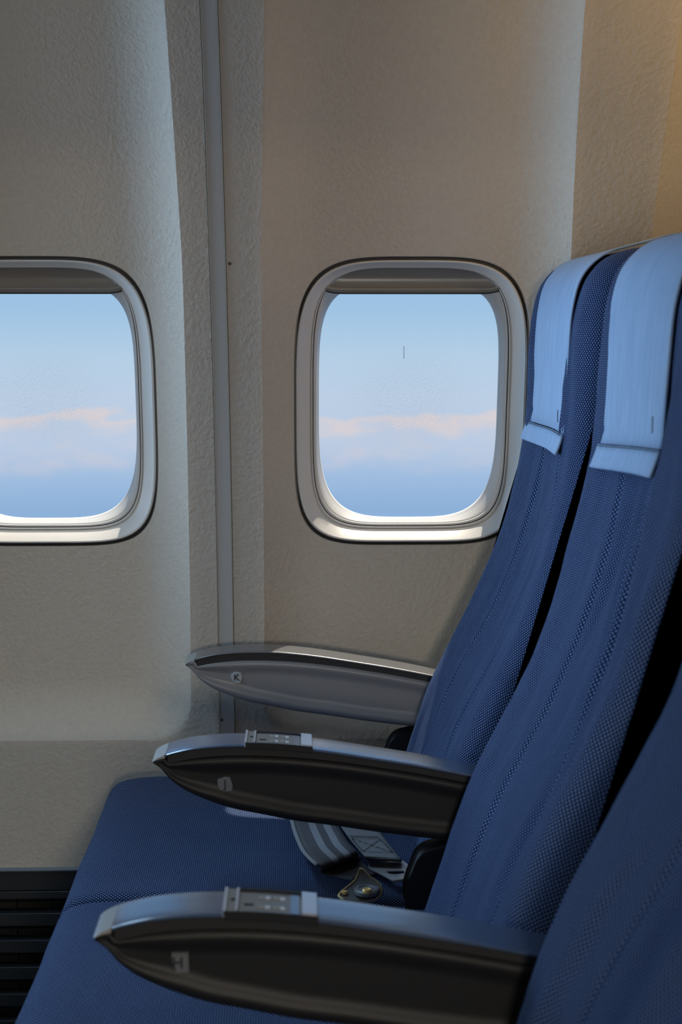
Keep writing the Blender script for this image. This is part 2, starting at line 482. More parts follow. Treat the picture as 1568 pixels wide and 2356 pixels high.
OUT = dict(a=.1585, bt=.195, bb=.195, nt_=4.0, nb=5.0)
for k in range(-5, 5):
    cx = X0 + PITCH * k
    # lower field spans the whole pitch with rounded lower bay corners
    for x0, x1 in ((cx - PITCH / 2, cx - PITCH / 2 + .051), (cx + PITCH / 2 - .051, cx + PITCH / 2)):
        surf(lambda z, x0=x0, x1=x1: zs(x0, x1, 4), low_z)
    surf(lambda z: bay_cols(cx, .5), low_z)
    # pilasters above
    zz = [Z_LO] + zs(Z_LO + .02, ZT, 44)
    surf(lambda z: zs(cx - PITCH / 2, cx - PITCH / 2 + pil_half(z), 3), zz)
    surf(lambda z: zs(cx + PITCH / 2 - pil_half(z), cx + PITCH / 2, 3), zz)
    surf(lambda z: bay_cols(cx, z), hi_z)
    if k in WINK:
        base_ring = superell(OUT['a'] + .0012, OUT['bt'] + .0010, OUT['bb'] + .0010, OUT['nt_'], OUT['nb'], cx, ZWIN, 192)
        rings = []
        fr = [0, .004, .008, .012, .02, .035, .06, .1, .16, .24, .33, .43, .54, .66, .78, .89, .96, 1.0]
        dep = {0: .0075, .004: .0035, .008: .0012, .012: .0003}
        outer = []
        for (px, pz) in base_ring:
            hw = PITCH / 2 - pil_half(pz if pz < Z_HI else Z_HI)
            outer.append(rect_ring_point(cx - hw, cx + hw, Z_LO, Z_HI, cx, ZWIN, px, pz))
        for sx_ in (-1, 1):
            for zc_ in (Z_LO, Z_HI):
                xc_ = cx + sx_ * (PITCH / 2 - pil_half(zc_))
                j = min(range(len(outer)), key=lambda j: math.hypot(outer[j][0] - xc_, outer[j][1] - zc_)); outer[j] = (xc_, zc_)
        for f in fr:
            row = []
            for (a, b), (c, d) in zip(base_ring, outer):
                x, z = a + (c - a) * f, b + (d - b) * f
                hw = PITCH / 2 - pil_half(z); x = max(cx - hw, min(cx + hw, x))
                if f in dep:     # fixed distances near the rim so the rolled edge is even
                    l = math.hypot(c - a, d - b); q = {0: 0, .004: .0012, .008: .003, .012: .006}[f] / l
                    x, z = a + (c - a) * q, b + (d - b) * q
                row.append(wp(x, z, dep.get(f, 0)))
            rings.append(row)
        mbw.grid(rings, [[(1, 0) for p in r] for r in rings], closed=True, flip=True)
    else:
        surf(lambda z: bay_cols(cx, z), zs(Z_LO, Z_HI, 14))
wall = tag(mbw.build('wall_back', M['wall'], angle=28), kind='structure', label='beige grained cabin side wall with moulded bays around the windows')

# joint strip down each pilaster in view, with two fine beads, a narrow batten proud of the wall
def joint(xc, name, lean=0.0, parts=True):
    z_list = zs(.305, 1.7, 60)
    root = empty(name, (xc, wall_y(.31), .31), kind='structure', label='narrow vertical joint strip between two wall panels')
    def sweep(x0, x1, d0, d1):
        mb = MB(); rows = []
        for z in z_list:
            # the strip becomes flush with the panels below the bay
            y = wall_y(z) - RELIEF + .014
            o = lean * (z - .9)
            rows.append([(x0 + o, y + .004, z), (x0 + o, y + d0, z), (x1 + o, y + d1, z), (x1 + o, y + .004, z)])
        mb.grid(rows, flip=False)
        return mb
    sweep(-.0090 + xc, .0090 + xc, -.0006, -.0006).build('joint_strip', M['strip'], root)
    for s in (-1, 1):
        sweep(xc + s * .0098 - .0005, xc + s * .0098 + .0005, -.0012, -.0016).build('bead', M['bead'], root)
        sweep(xc + s * .0108 - .0003, xc + s * .0108 + .0003, -.0004, -.0004).build('joint_gap', M['gasket'], root)
    return root
joint(-.1035, 'trim_1', -.006)

sc_mb = MB()
for (x, z) in ((-.1085, .505), (-.0895, 1.13)):
    y = wall_y(z) - RELIEF + .014
    ring = [[(x + r * math.cos(t), y - d, z + r * math.sin(t)) for t in [2 * math.pi * i / 12 for i in range(12)]] for r, d in ((.0022, .0002), (.0018, .0008), (.0004, .0009))]
    one = MB(); one.grid(ring, closed=True, flip=True); one.build('fixing_screw', M['gasket'], wall)

# ------------------------------------------------------------------ windows
PANE_DZ = -.0025
def ringset(cx, spec, mb, n=160, flip=True):
    rows = []
    for a, bt, bb, e1, e2, dz, dep in spec:
        c = superell(a, bt, bb, e1, e2, cx, ZWIN + dz, n)
        rows.append([(x, wall_y(z) + .012 + dep, z) for x, z in c])
    mb.grid(rows, closed=True, flip=flip)

def lerp(a, b, t): return tuple(x + (y - x) * t for x, y in zip(a, b))

BEZ = [  # outer bezel: a, b top, b bottom, exponents, dz, depth
    (.172, .209, .209, 4.0, 5.0, 0, .0160),
    (.160, .197, .197, 4.0, 5.0, 0, .0150),
    (.1570, .1937, .1937, 4.0, 5.0, 0, .0120),
    (.1566, .1932, .1932, 4.0, 5.0, 0, .0030),
    (.1556, .1922, .1922, 4.0, 5.0, 0, .0006),
    (.1540, .1906, .1904, 4.0, 5.0, 0, .0006),
    (.1480, .1882, .1850, 4.1, 5.0, 0, .0080),
    (.1400, .1848, .1800, 4.3, 5.0, 0, .0180),
    (.1384, .1838, .1782, 4.3, 5.0, 0, .0190),
    (.1380, .1834, .1776, 4.3, 5.0, 0, .0240),
]
GRV = [  # stepped grooves (they merge behind the shade at the top)
    (.1382, .1836, .1778, 4.3, 5.0, 0, .0240),
    (.1366, .1836, .1762, 4.4, 5.0, 0, .0245),
    (.1364, .1836, .1760, 4.4, 5.0, 0, .0215),
    (.1346, .1834, .1742, 4.4, 4.9, 0, .0222),
    (.1343, .1834, .1738, 4.4, 4.9, 0, .0275),
    (.1330, .1832, .1726, 4.5, 4.9, 0, .0280),
    (.1328, .1832, .1724, 4.5, 4.9, 0, .0250),
    (.1312, .1830, .1706, 4.5, 4.8, 0, .0258),
    (.1310, .1830, .1704, 4.5, 4.8, 0, .0330),
]
REV = [  # pale cone to the pane
    (.1318, .1838, .1710, 4.5, 4.8, 0, .0325),
    (.1300, .1800, .1692, 4.5, 4.6, 0, .0330),
    (.1290, .1740, .1684, 4.5, 4.4, 0, .0360),
    (.1275, .1650, .1674, 4.5, 4.0, 0, .0480),
    (.1262, .1640, .1662, 4.5, 3.75, 0, .0580),
    (.1255, .1634, .1655, 4.5, 3.7, 0, .0600),
    (.1250, .1630, .1650, 4.5, 3.7, 0, .0640),
]
def bay_cone_a(t):
    pass

def window(k, name, label):
    cx = X0 + PITCH * k
    root = empty(name, (cx, wall_y(ZWIN) + .012, ZWIN - .195), kind='structure', label=label)
    mb = MB(); ringset(cx, BEZ, mb); fr = mb.build('window_frame', M['cream'], root, 30)
    mb = MB(); ringset(cx, GRV, mb); mb.build('retainer_ring', M['reveal'], fr, 30)
    mb = MB(); ringset(cx, REV, mb); mb.build('window_reveal', M['reveal'], root, 45)
    for nm, q in (('groove_ring', ((.1368, .1836, .1764, .1350, .1834, .1746, .0236))), ('groove_ring', ((.1346, .1834, .1741, .1326, .1832, .1722, .0262)))):
        mb = MB(); ringset(cx, [(q[0], q[1], q[2], 4.4, 4.95, 0, q[6] - .0012), (q[0] - .0002, q[1], q[2], 4.4, 4.95, 0, q[6] - .0016), (q[3] + .0011, q[4], q[5] + .0011, 4.4, 4.95, 0, q[6] - .0016), (q[3] + .0009, q[4], q[5] + .0009, 4.4, 4.95, 0, q[6])], mb)
        mb.build(nm, M['gasket'], fr, 60)  # dark ring laid into the groove to sharpen its line
    mb = MB(); ringset(cx, [(.1640, .2010, .2010, 4.0, 5.0, 0, .0085), (.1605, .1972, .1972, 4.0, 5.0, 0, .0050), (.1560, .1926, .1926, 4.0, 5.0, 0, .0030)], mb); mb.build('outer_seal', M['gasket'], root, 60)
    # outer skin ring behind so no light leaks round the bezel
    # pane
    mb = MB(); c = superell(.1268, .1648, .1668, 4.5, 3.7, 0, 0, 96)
    pts = [(cx + x, wall_y(ZWIN + z) + .012 + .0600, ZWIN + z) for x, z in c]
    ctr = (cx, wall_y(ZWIN) + .072, ZWIN)
    rows = [[tuple(ctr[i] + (p[i] - ctr[i]) * f if i != 1 else wall_y(ctr[2] + (p[2] - ctr[2]) * f) + .072 for i in range(3)) for p in pts] for f in (1, .75, .5, .25, .02)]
    mb.grid(rows, [[(p[0] - cx, p[2] - ZWIN) for p in r] for r in rows], closed=True, flip=True)
    n = len(mb.v); mb.f.append(tuple(range(n - 96, n))[::-1]); mb.mi.append(0)
    pane = mb.build('pane', M['glass'], root, 60)
    # hair line scratch
    if k == 0:
        mb = MB(); box(mb, cx - .008, cx - .0074, wall_y(1.02) + .0705, wall_y(1.02) + .0712, 1.004, 1.022, .0001)
        mb.build('pane_scratch', M['gasket'], pane)
    # raised shade: moulded pull edge across the top of the opening
    mb = MB()
    prof = [(0.0030, .190), (.0060, .181), (.0085, .170), (.0075, .163), (.0045, .1565), (.0015, .1535), (.0005, .1515), (.0010, .1485), (.0030, .1468), (.0060, .1462), (.0090, .1470), (.0105, .1490), (.0105, .188)]
    prof = smooth_open(prof, 4)
    rows = []
    nx = 40
    for i in range(nx + 1):
        u = -1 + 2 * i / nx; x = cx + .1330 * u
        lift = .011 * max(0, (abs(u) - .72) / .28) ** 2.2
        rows.append([(x, wall_y(ZWIN + h + lift) + .012 + .0195 + d, ZWIN + h + lift + .0035) for d, h in prof])
    mb.grid(rows, flip=True)
    mb.build('window_shade', M['shade'], root, 60)
    # shadow line at the shade's lower edge, put in as a dark strip
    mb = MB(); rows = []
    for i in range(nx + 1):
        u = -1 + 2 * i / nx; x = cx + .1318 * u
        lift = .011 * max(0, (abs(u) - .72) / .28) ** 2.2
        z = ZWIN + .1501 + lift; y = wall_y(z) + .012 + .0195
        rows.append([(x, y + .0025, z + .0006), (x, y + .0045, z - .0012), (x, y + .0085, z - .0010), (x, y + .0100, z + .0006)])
    mb.grid(rows, flip=True); mb.build('shade_shadow_line', M['gasket'], root, 60)
    return root
WLAB = {-1: 'cabin window cut off by the left picture edge', 0: 'whole cabin window beside the blue seats', 1: 'cabin window hidden behind the seat backs'}
num = {-1: 1, 0: 2, 1: 3, 2: 4, -2: 5, -3: 6, -4: 7, -5: 8}
for k in WINK:
    window(k, 'window_%d' % num[k], WLAB.get(k, 'cabin window further along the side wall'))

# ------------------------------------------------------------------ rest of the cabin shell
def shell(name, x0, x1, y0, y1, z0, z1, mat, label):
    mb = MB(); box(mb, x0, x1, y0, y1, z0, z1, .002)
    return tag(mb.build(name, mat), kind='structure', label=label)
shell('floor', XW0, XW1, -1.32, 2.26, -.06, 0, M['carpet'], 'dark carpeted cabin floor')
shell('ceiling', XW0, XW1, -1.32, 1.66, 1.96, 2.02 + .1, M['ceil'], 'pale cabin ceiling')
for o in [o for o in bpy.data.objects if o.type == 'LIGHT' and o.name.startswith('ceiling_lamp')]: o.location.z = 1.94
shell('wall_front', XW0 - .06, XW0, -1.32, 2.26, 0, 2.1, M['opp'], 'forward bulkhead of the cabin')
shell('wall_rear', XW1, XW1 + .06, -1.32, 2.26, 0, 2.1, M['opp'], 'aft bulkhead of the cabin')
shell('wall_opposite', XW0, XW1, -1.38, -1.30, 0, 2.1, M['opp'], 'opposite side wall of the cabin')

mb = MB(); pr = [(1.94, 1.60), (1.30, 1.50), (1.22, 1.53), (1.17, 1.62), (1.15, 1.80), (1.14, 1.975), (1.60, 1.975)]
rows = [[(x, y, z) for y, z in pr] for x in (XW0 + .01, XW1 - .01)]
mb.grid(rows, flip=True); mb.grid([[p for p in r] for r in rows]); tag(mb.build('overhead_bin', M['ceil'], angle=60), kind='structure', label='overhead luggage bins above the window seats, out of frame')

# ------------------------------------------------------------------ slatted return air grille along the foot of the wall
GX0, GX1 = -1.3, 1.2
gy = wall_y(.3) - RELIEF + .014
g = empty('air_grille', (0, gy, 0), label='dark slatted air grille along the foot of the beige wall, left of the seats', category='grille')
mb = MB(); box(mb, XW0, XW1, gy + .030, gy + .045, 0, .3015, .002); mb.build('backing', M['groove'], g)
mb = MB(); box(mb, XW0, XW1, gy - .006, gy + .030, .2990, .3030, .001); mb.build('top_lip', M['lip'], g)['label'] = 'blue-grey lip along the top of the grille'
mb = MB(); box(mb, XW0, XW1, gy - .002, gy + .030, .2705, .2988, .001); mb.build('header_panel', M['grille'], g)
def slat(z0, z1, first):
    mb = MB(); box(mb, GX0, GX1, gy - .003, gy + .012, z0, z1, .0009)
    return mb.build('slat', M['grille'], g)
slat(.2590, .2698, True)
zt = .2384
while zt > .02:
    slat(zt - .0185, zt, False)
    mb = MB(); box(mb, GX0, GX1, gy + .012, gy + .016, zt - .0185 - .0102, zt - .0185 - .0092, .0003); mb.build('cross_wire', M['grille'], g)
    zt -= .0389
mb = MB(); box(mb, GX0, GX1, gy + .012, gy + .016, .2484, .2494, .0003); mb.build('cross_wire', M['grille'], g)
x = -.398 - 6 * .0468
rib = None
while x < .2:
    if rib is None:
        mb = MB(); box(mb, -.0005, .0005, gy + .010, gy + .022, .01, .262, .0002); rib = mb.build('grille_rib', M['grille'], g); rx = rib.location.x; rib.location.x = rx + x
    else:
        r2 = rib.copy(); C.objects.link(r2); r2.parent = g; r2.location.x = rx + x
    x += .0468

# ------------------------------------------------------------------ seats
BACK = [(.105, .36), (.115, .41), (.130, .45), (.143, .49), (.158, .54), (.180, .60), (.204, .65), (.234, .71), (.263, .78), (.286, .863), (.296, .92), (.299, .965),
        (.301, 1.02), (.305, 1.07), (.315, 1.103), (.336, 1.124), (.364, 1.132), (.392, 1.122), (.408, 1.09), (.411, 1.0), (.405, .9), (.385, .79), (.355, .69),
        (.315, .58), (.27, .46), (.245, .37), (.20, .34), (.14, .335)]
BACKS = smooth_closed(BACK, 7)

def back_front_x(z):
    """front surface of the backrest at height z"""
    f = BACK[0:16]
    for (xa, za), (xb, zb) in zip(f, f[1:]):
        if za <= z <= zb: return xa + (xb - xa) * (z - za) / (zb - za)
    return f[-1][0]

ARM_TOP = [(-.1525, .6030), (-.1490, .6060), (-.1420, .6096), (-.1300, .6133), (-.1115, .6172), (-.090, .6195), (-.070, .6203), (-.040, .6200), (-.010, .6178), (.030, .6128), (.075, .6055), (.125, .5970), (.180, .5860), (.230, .5745), (.262, .566)]
ARM_BOT = [(.262, .514), (.220, .5130), (.180, .5140), (.150, .5165), (.093, .5235), (.035, .5326), (-.005, .5382), (-.040, .5455), (-.0676, .5512), (-.0865, .5572), (-.1034, .5640), (-.1190, .5722), (-.1323, .5826), (-.1433, .5955), (-.1505, .6015)]

def text_letter(ch, parent, loc, size):
    cu = bpy.data.curves.new('letter', 'FONT'); cu.body = ch; cu.size = size; cu.extrude = .0003; cu.offset = size * .022
    cu.align_x = 'CENTER'; cu.align_y = 'CENTER'; cu.materials.append(M['letter'])
    tmp = bpy.data.objects.new('letter_source', cu); C.objects.link(tmp)
    dg = bpy.context.evaluated_depsgraph_get(); dg.update()
    me = bpy.data.meshes.new_from_object(tmp.evaluated_get(dg)); me.name = 'letter'
    bpy.data.objects.remove(tmp)
    if not me.materials: me.materials.append(M['letter'])
    o = bpy.data.objects.new('letter', me); C.objects.link(o)
    o.parent = parent; wl = world_loc(parent); o.location = Vector(loc) - wl; o.rotation_euler = (math.pi / 2, 0, 0)
    return o

def make_armrest(parent, yc, letter, has_panel, plate_shape):
    hw = .0245
    top = smooth_open(ARM_TOP, 6); bot = smooth_open(ARM_BOT, 5)
    body_top = [(x, z - ((.0102 - .0022 * max(0, min(1, (x + .03) / .1))) if x > -.1374 else .0026)) for x, z in top]
    def at_x(curve, x):
        c = sorted(curve)
        for (xa, za), (xb, zb) in zip(c, c[1:]):
            if xa <= x <= xb: return za + (zb - za) * (x - xa) / max(xb - xa, 1e-9)
        return c[0][1] if x < c[0][0] else c[-1][1]
    xs = [-.1512 + (.262 + .1512) * (i / 70) ** 1.5 for i in range(71)]
    lo = [(x, at_x(bot, x)) for x in xs]
    hi = [(x, max(at_x(body_top, x), at_x(bot, x) + .0012)) for x in xs]
    mb = MB(); prof = hi + lo[::-1]
    side = [(.0145, .0030), (.0125, .0028), (.0085, .0002)] + [(.0060, 0)] + round_rings(.006, 4)[1:]
    side = [(.0220, .0036), (.0190, .0036), (.0145, .0022), (.0110, .0004), (.0075, 0), (.0048, .0005), (.0022, .0019), (.0006, .0042), (0, .0072)]
    def adef(p, nr_, s_, ins):
        d = hw - abs(p[1] - yc)
        if d > .0085: return p
        k_ = max(.3, min(1, (at_x(hi, p[0]) - at_x(lo, p[0])) / .045))
        return (p[0], yc + math.copysign(hw - d * k_, p[1] - yc), p[2])
    loft(mb, prof, yc - hw, yc + hw, side, 2, adef, strip=True, lim=lambda x, z: max(.02, min(1, (at_x(hi, x) - at_x(lo, x)) / .052)))
    arm = mb.build('armrest', M['grey' if letter != 'K' else 'lit_grey'], parent, 50)
    # black recess under the pad
    t2 = [p for p in top if p[0] > -.1378]
    mb = MB(); pr = [(x, z - .0020) for x, z in t2] + [(x, z - .0112 + .0022 * max(0, min(1, (x + .03) / .1))) for x, z in t2[::-1]]
    loft(mb, pr, yc - hw + .0008, yc + hw - .0008, [(.0004, 0), (0, .0004)], 1, strip=True); mb.build('pad_recess', M['groove'], arm, 40)
    # pad along the top
    t2 = [p for p in top if p[0] > -.1394]
    mb = MB(); pr = [(x, z + .0008) for x, z in t2] + [(x, z - .0024) for x, z in t2[::-1]]
    loft(mb, pr, yc - hw - .0004, yc + hw + .0004, [(.0012, .0), (.0006, .0005), (.0002, .0013), (0, .0028)], 3, strip=True); pad = mb.build('arm_pad', M['cap' if letter != 'K' else 'pad_grey'], arm, 50)
    # pale end piece at the tip
    xt = [-.1522 + (.1522 - .1388) * q / 9 for q in range(10)]
    pr = [(x, at_x(top, x) + .0006) for x in xt] + [(x, at_x(top, x) - .0006 - .0034 * ((x + .1522) / .0134) ** .6) for x in xt[::-1]]
    mb = MB()
    loft(mb, pr, yc - hw + .0004, yc + hw - .0004, [(.0008, 0), (.0003, .0006), (0, .0022)], 2, strip=True); tp = mb.build('arm_tip', M['tip'], arm, 50); tp['label'] = 'pale end piece at the tip of the armrest'
    # seat letter
    px, pz = {'K': (-.0840, .5855), 'J': (-.0775, .5790), 'H': (-.0890, .5840)}[letter]
    mb = MB()
    n = len(plate_shape)
    yf = yc - hw + .0006
    v = [(px + a, yf, pz + b) for a, b in plate_shape] + [(px + a * .93, yf - .0009, pz + b * .93) for a, b in plate_shape]
    v += [(px + a, yf + .0034, pz + b) for a, b in plate_shape]
    mb.add(v, [(i, (i + 1) % n, n + (i + 1) % n, n + i) for i in range(n)] + [(2 * n + i, 2 * n + (i + 1) % n, (i + 1) % n, i) for i in range(n)] + [tuple(range(n, 2 * n))])
    pl = mb.build('letter_plate', M['plate' if letter == 'K' else 'shaded_plate'], arm, 20); pl['label'] = 'pale plate with the seat letter %s' % letter
    text_letter(letter, arm, (px - (.0014 if letter == 'H' else 0), yf - .0010, pz), .0118)
    if has_panel:
        # audio control panel let into the pad; all pieces follow the slope of the pad
        def zt(x):
            for (xa, za), (xb, zb) in zip(top, top[1:]):
                if xa <= x <= xb: return za + (zb - za) * (x - xa) / (xb - xa)
        def bar(name, x0, x1, y0, y1, h0, h1, mat, b=.0006):
            mb = MB(); xs = zs(x0, x1, 4)
            pr = [(x, zt(x) + h0) for x in xs] + [(x, zt(x) + h1) for x in xs[::-1]]
            loft(mb, pr, y0, y1, [(b, 0), (0, b)], 1)
            return mb.build(name, mat, arm, 35)
        y0, y1 = yc - .0250, yc + .0235
        bar('panel_tray', -.0560, .0130, y0 - .0022, y1, -.0010, .0012, M['panel'])
        bar('panel_near_edge', -.0560, .0130, y0 - .0030, y0 - .0006, -.0030, .0036, M['black'])
        bar('panel_far_edge', -.0460, .0010, y1 - .0050, y1, .0010, .0036, M['black'])
        bar('panel_end_bar', -.0572, -.0548, y0 - .0026, y1, -.001, .0044, M['chrome'], .0009)['label'] = 'bright end bar of the control panel'
        bar('panel_end_block', -.0546, -.0484, y0, y1, .001, .0030, M['panel'])
        bar('panel_slot', -.0522, -.0486, yc - .003, yc + .002, .0028, .0033, M['black'], .0002)
        bar('panel_divider', -.0482, -.0462, y0, y1, .001, .0040, M['chrome'], .0008)
        bar('display', -.0458, -.0000, y0 + .001, y1 - .005, .0012, .0020, M['panel'], .0003)
        bar('display_label', -.0420, -.0350, yc - .010, yc - .006, .0019, .0023, M['black'], .0001)
        for xx in (-.0295, -.0245, -.0185, -.0135):
            for yy in (yc - .0125, yc + .0075):
                bar('panel_button', xx - .0019, xx + .0019, yy - .0028, yy + .0028, .0018, .0030, M['button'] if xx in (-.0245, -.0135) else M['tip'], .0009)
        bar('panel_window', -.0075, -.0012, y0 + .002, y1 - .006, .0018, .0026, M['cap'], .0005)
        bar('recline_button', .0010, .0122, y0 + .0002, y1 - .001, .0012, .0046, M['chrome'], .0012)['label'] = 'large bright recline button'
    # dark pivot housing where the arm meets the seat
    pr = smooth_closed([(.122, .43), (.117, .455), (.124, .480), (.131, .494), (.148, .500), (.20, .508), (.27, .52), (.33, .62), (.37, .72), (.395, .80), (.40, .86), (.385, .862), (.345, .78), (.29, .70), (.262, .56), (.24, .48), (.21, .42), (.15, .415)], 5)
    mb = MB(); loft(mb, pr, yc - .020, yc + .016, round_rings(.008, 4), 2); mb.build('pivot_housing', M['black'], arm, 60)
    return arm

K_SHAPE = [(-.0078, .0035), (-.0020, .0078), (.0025, .0070), (.0058, .0066), (.0080, .0015), (.0068, -.0030), (.0045, -.0078), (-.0005, -.0078), (-.0040, -.0062), (-.0076, -.0010)]
J_SHAPE = [(-.0080, .0050), (.0000, .0078), (.0050, .0074), (.0072, .0030), (.0080, -.0020), (.0074, -.0072), (-.0020, -.0078), (-.0062, -.0052), (-.0078, -.0010)]
H_SHAPE = [(-.0062, .0076), (.0066, .0078), (.0070, -.0076), (-.0030, -.0078), (-.0034, -.0036), (-.0056, .0000)]

def make_seat(yc, letter, label, seed, panel, shape, wr):
    hw = .2085
    root = empty('passenger_seat', (.0, yc, 0), label=label, category='seat', group='row of three blue passenger seats')
    rnd = random.Random(seed); ph = [rnd.uniform(0, 6.3) for _ in range(12)]
    def deform(p, nrm, s, ins):
        x, y, z = p
        v = (y - yc) / hw
        f = max(0.0, -nrm[0])                    # only the front surface
        if f < .2 or z < .42: return p
        e = (1 - v * v)
        hollow = -.010 * math.exp(-((v) / .45) ** 2) * max(0, min(1, (z - .5) / .2))
        bolster = .006 * math.exp(-((abs(v) - .78) / .16) ** 2)
        fold = 0
        for i, (c, wd, z0, z1, am) in enumerate(wr):
            cc = c + .10 * math.sin((z - z0) * 7 + ph[i % 12])
            g_ = math.exp(-((v - cc) / wd) ** 2) * max(0, min(1, (z - z0) / .12)) * max(0, min(1, (z1 - z) / .12))
            fold += 1.6 * am * g_
        n_ = noise.noise(Vector((y * 26 + ph[0], z * 7, ph[1]))) * .0032 + noise.noise(Vector((y * 60 + ph[3], z * 30, ph[1]))) * .0010
        seam = sum(-.0030 * math.exp(-((v - c0 - .03 * math.sin(z * 6 + ph[5])) / .022) ** 2) for c0 in (-.42, .34))
        d = (hollow + bolster + fold + n_ + seam) * min(1, f * 1.5)
        return (x - d, y, z)
    mb = MB(); loft(mb, BACKS, yc - hw, yc + hw, [(.06, 0)] + round_rings(.030, 7), 120, deform, 0, 1)
    mb.mi[-2:] = [1, 1]
    back = mb.build('backrest', [M['fabric'], M['gusset']], root, 60)
    # side seam piping along the near edge of the backrest
    # headrest cover draped over the front and top
    cy = yc + .020 + (.0 if letter != 'K' else .011)
    chw = .136 if letter == 'K' else .131
    up0, up1 = (.0, .0) if letter == 'K' else (.020, .006)
    fr = [p for p in BACKS]
    i0 = min(range(len(fr)), key=lambda i: (fr[i][1] - .955) ** 2 * 1 + (0 if fr[i][0] < .305 else 9))
    path = [(.2835, .9075), (.2918, .9300), (.2940, .945)]
    i = i0
    while not (fr[i][0] > .400 and fr[i][1] < 1.11): path.append(fr[i]); i = (i + 1) % len(fr)
    nrm, sg = poly_normals(BACKS)
    out = []
    for j, p in enumerate(path):
        if j < 3: out.append(p); continue
        q = nrm[(i0 + j - 3) % len(fr)]; lift = .0045
        out.append((p[0] + q[0] * lift, p[1] + q[1] * lift))
    hem_n = 3
    def strip(name, pts, y0, y1, th, mat, parent, wob=0.0, frayed=False, slope=0.0):
        mb = MB(); rows = []; uvs = []
        ny = 22
        s = [0]
        for a, b in zip(pts, pts[1:]): s.append(s[-1] + math.hypot(b[0] - a[0], b[1] - a[1]))
        loop = []
        for j in range(ny + 1):
            y = y0 + (y1 - y0) * j / ny; row = []; u = []
            for a, (x, z) in enumerate(pts):
                t = noise.noise(Vector((y * 22 + seed, s[a] * 4, seed * 1.3))) * wob
                v = (y - yc) / hw
                hol = .010 * math.exp(-(v / .45) ** 2) * .6
                yy = y
                ext = 0
                fr_ = (1.0 if x < .33 else max(0, 1 - (x - .33) / .05))
                zz = z + (up0 + (up1 - up0) * j / ny) * max(0, min(1, (1.0 - z) / .07))
                jag = 0
                if frayed and a >= len(pts) - 2: jag = .006 * (noise.noise(Vector((y * 90, seed, 2.0))))
                row.append((x - t * fr_ * min(1, s[a] / .06) + hol * fr_ + jag, yy, zz)); u.append((s[a], y))
            rows.append(row); uvs.append(u)
        mb.grid(rows, uvs, flip=False)
        o = mb.build(name, mat, parent, 60)
        sm = o.modifiers.new('thickness', 'SOLIDIFY'); sm.thickness = th; sm.offset = -1
        return o
    body = out[1:]
    # the loose rear end of the cover stands off the top of the seat
    lastx, lastz = body[-1]
    it = min(range(len(body)), key=lambda q: abs(body[q][0] - .360) + (9 if body[q][1] < 1.1 else 0))
    body = body[:it] + [(.366, 1.1385), (.376, 1.1410), (.388, 1.1440), (.402, 1.1480), (.416, 1.1520)]
    cv = strip('headrest_cover', body, cy - chw, cy + chw, .0022, M['cover'], root, .003, True, -.0)
    hm = strip('hem', [(.2828, .9070), (.2858, .9145), (.2886, .9220), (.2908, .9290)], cy - chw - .0006, cy + chw + .0006, .0024, M['cover'], cv, 0)
    hm['label'] = 'stitched lower hem of the headrest cover'
    strip('hem_seam', [(.2895, .9275), (.2897, .9281)], cy - chw + .001, cy + chw - .001, .0004, M['thread'], cv, 0)
    mb = MB(); box(mb, .2896, .2904, cy - chw + .014, cy - chw + .0152, .942 + up0, .956 + up0, .0002); mb.build('stitch', M['thread'], cv)
    # cushion
    cush = smooth_closed([(-.2585, .36), (-.2600, .395), (-.2570, .423), (-.2450, .441), (-.222, .4485), (-.17, .4500), (-.08, .4480), (.02, .4450), (.11, .4420), (.16, .438), (.175, .40), (.17, .345), (.10, .335), (-.05, .33), (-.20, .33), (-.245, .335)], 6)
    def cdef(p, nrm, s, ins):
        x, y, z = p; v = (y - yc) / hw
        if nrm[1] > .3:
            z += .004 * (1 - v * v) * min(1, (nrm[1])) + noise.noise(Vector((x * 14 + seed, y * 14, 1))) * .0016
        if nrm[0] < -.3: x += noise.noise(Vector((y * 12 + seed, z * 20, 3))) * .0022
        return (x, y, z)
    mb = MB(); loft(mb, cush, yc - .2360, yc + .2360 - (.012 if letter == 'K' else 0), [(.05, 0)] + round_rings(.013, 6), 30, cdef)
    mb.build('seat_cushion', M['fabric'], root, 60)
    # under-seat frame
    mb = MB()
    box(mb, -.20, .22, yc - .21, yc + .21, .285, .332, .004)
    for xx in (-.13, .13):
        box(mb, xx - .02, xx + .02, yc - .12, yc - .08, 0.0, .29, .004)
        box(mb, xx - .02, xx + .02, yc + .08, yc + .12, 0.0, .29, .004)
    mb.build('seat_frame', M['frame_metal'], root, 40)
    make_armrest(root, yc + .2345, letter, panel, shape)
    return root

WK = [(-.45, .16, .80, 1.10, .006), (-.95, .14, .55, 1.05, .004)]
WJ = [(-.15, .10, .70, 1.0, .005), (-.42, .09, .62, .98, .007), (-.70, .10, .70, 1.02, .008), (-.30, .06, .5, .9, -.004), (-.93, .10, .55, .95, .007), (.9, .12, .72, .93, .008), (-.55, .05, .74, .99, .005), (.1, .07, .72, 1.0, -.004)]
WH = [(-.2, .12, .5, .8, .007), (.5, .10, .45, .78, .008), (.85, .10, .5, .8, .006)]
make_seat(1.889, 'K', 'blue window seat against the wall, its armrest, coloured as lit, marked K', 3, False, K_SHAPE, WK)
make_seat(1.410, 'J', 'blue middle seat with the armrest marked J, coloured as in shade', 8, True, J_SHAPE, WJ)
make_seat(.930, 'H', 'blue aisle seat nearest the camera, its armrest marked H', 15, True, H_SHAPE, WH)

# ------------------------------------------------------------------ seat belts lying on the window seat
def adj(p):
    t = (1.05 - p[2]) / (1.05 - .447)      # raised pieces lie nearer the aisle than their footprint measured on the cushion
    return (p[0] * t, p[1] * t, p[2])

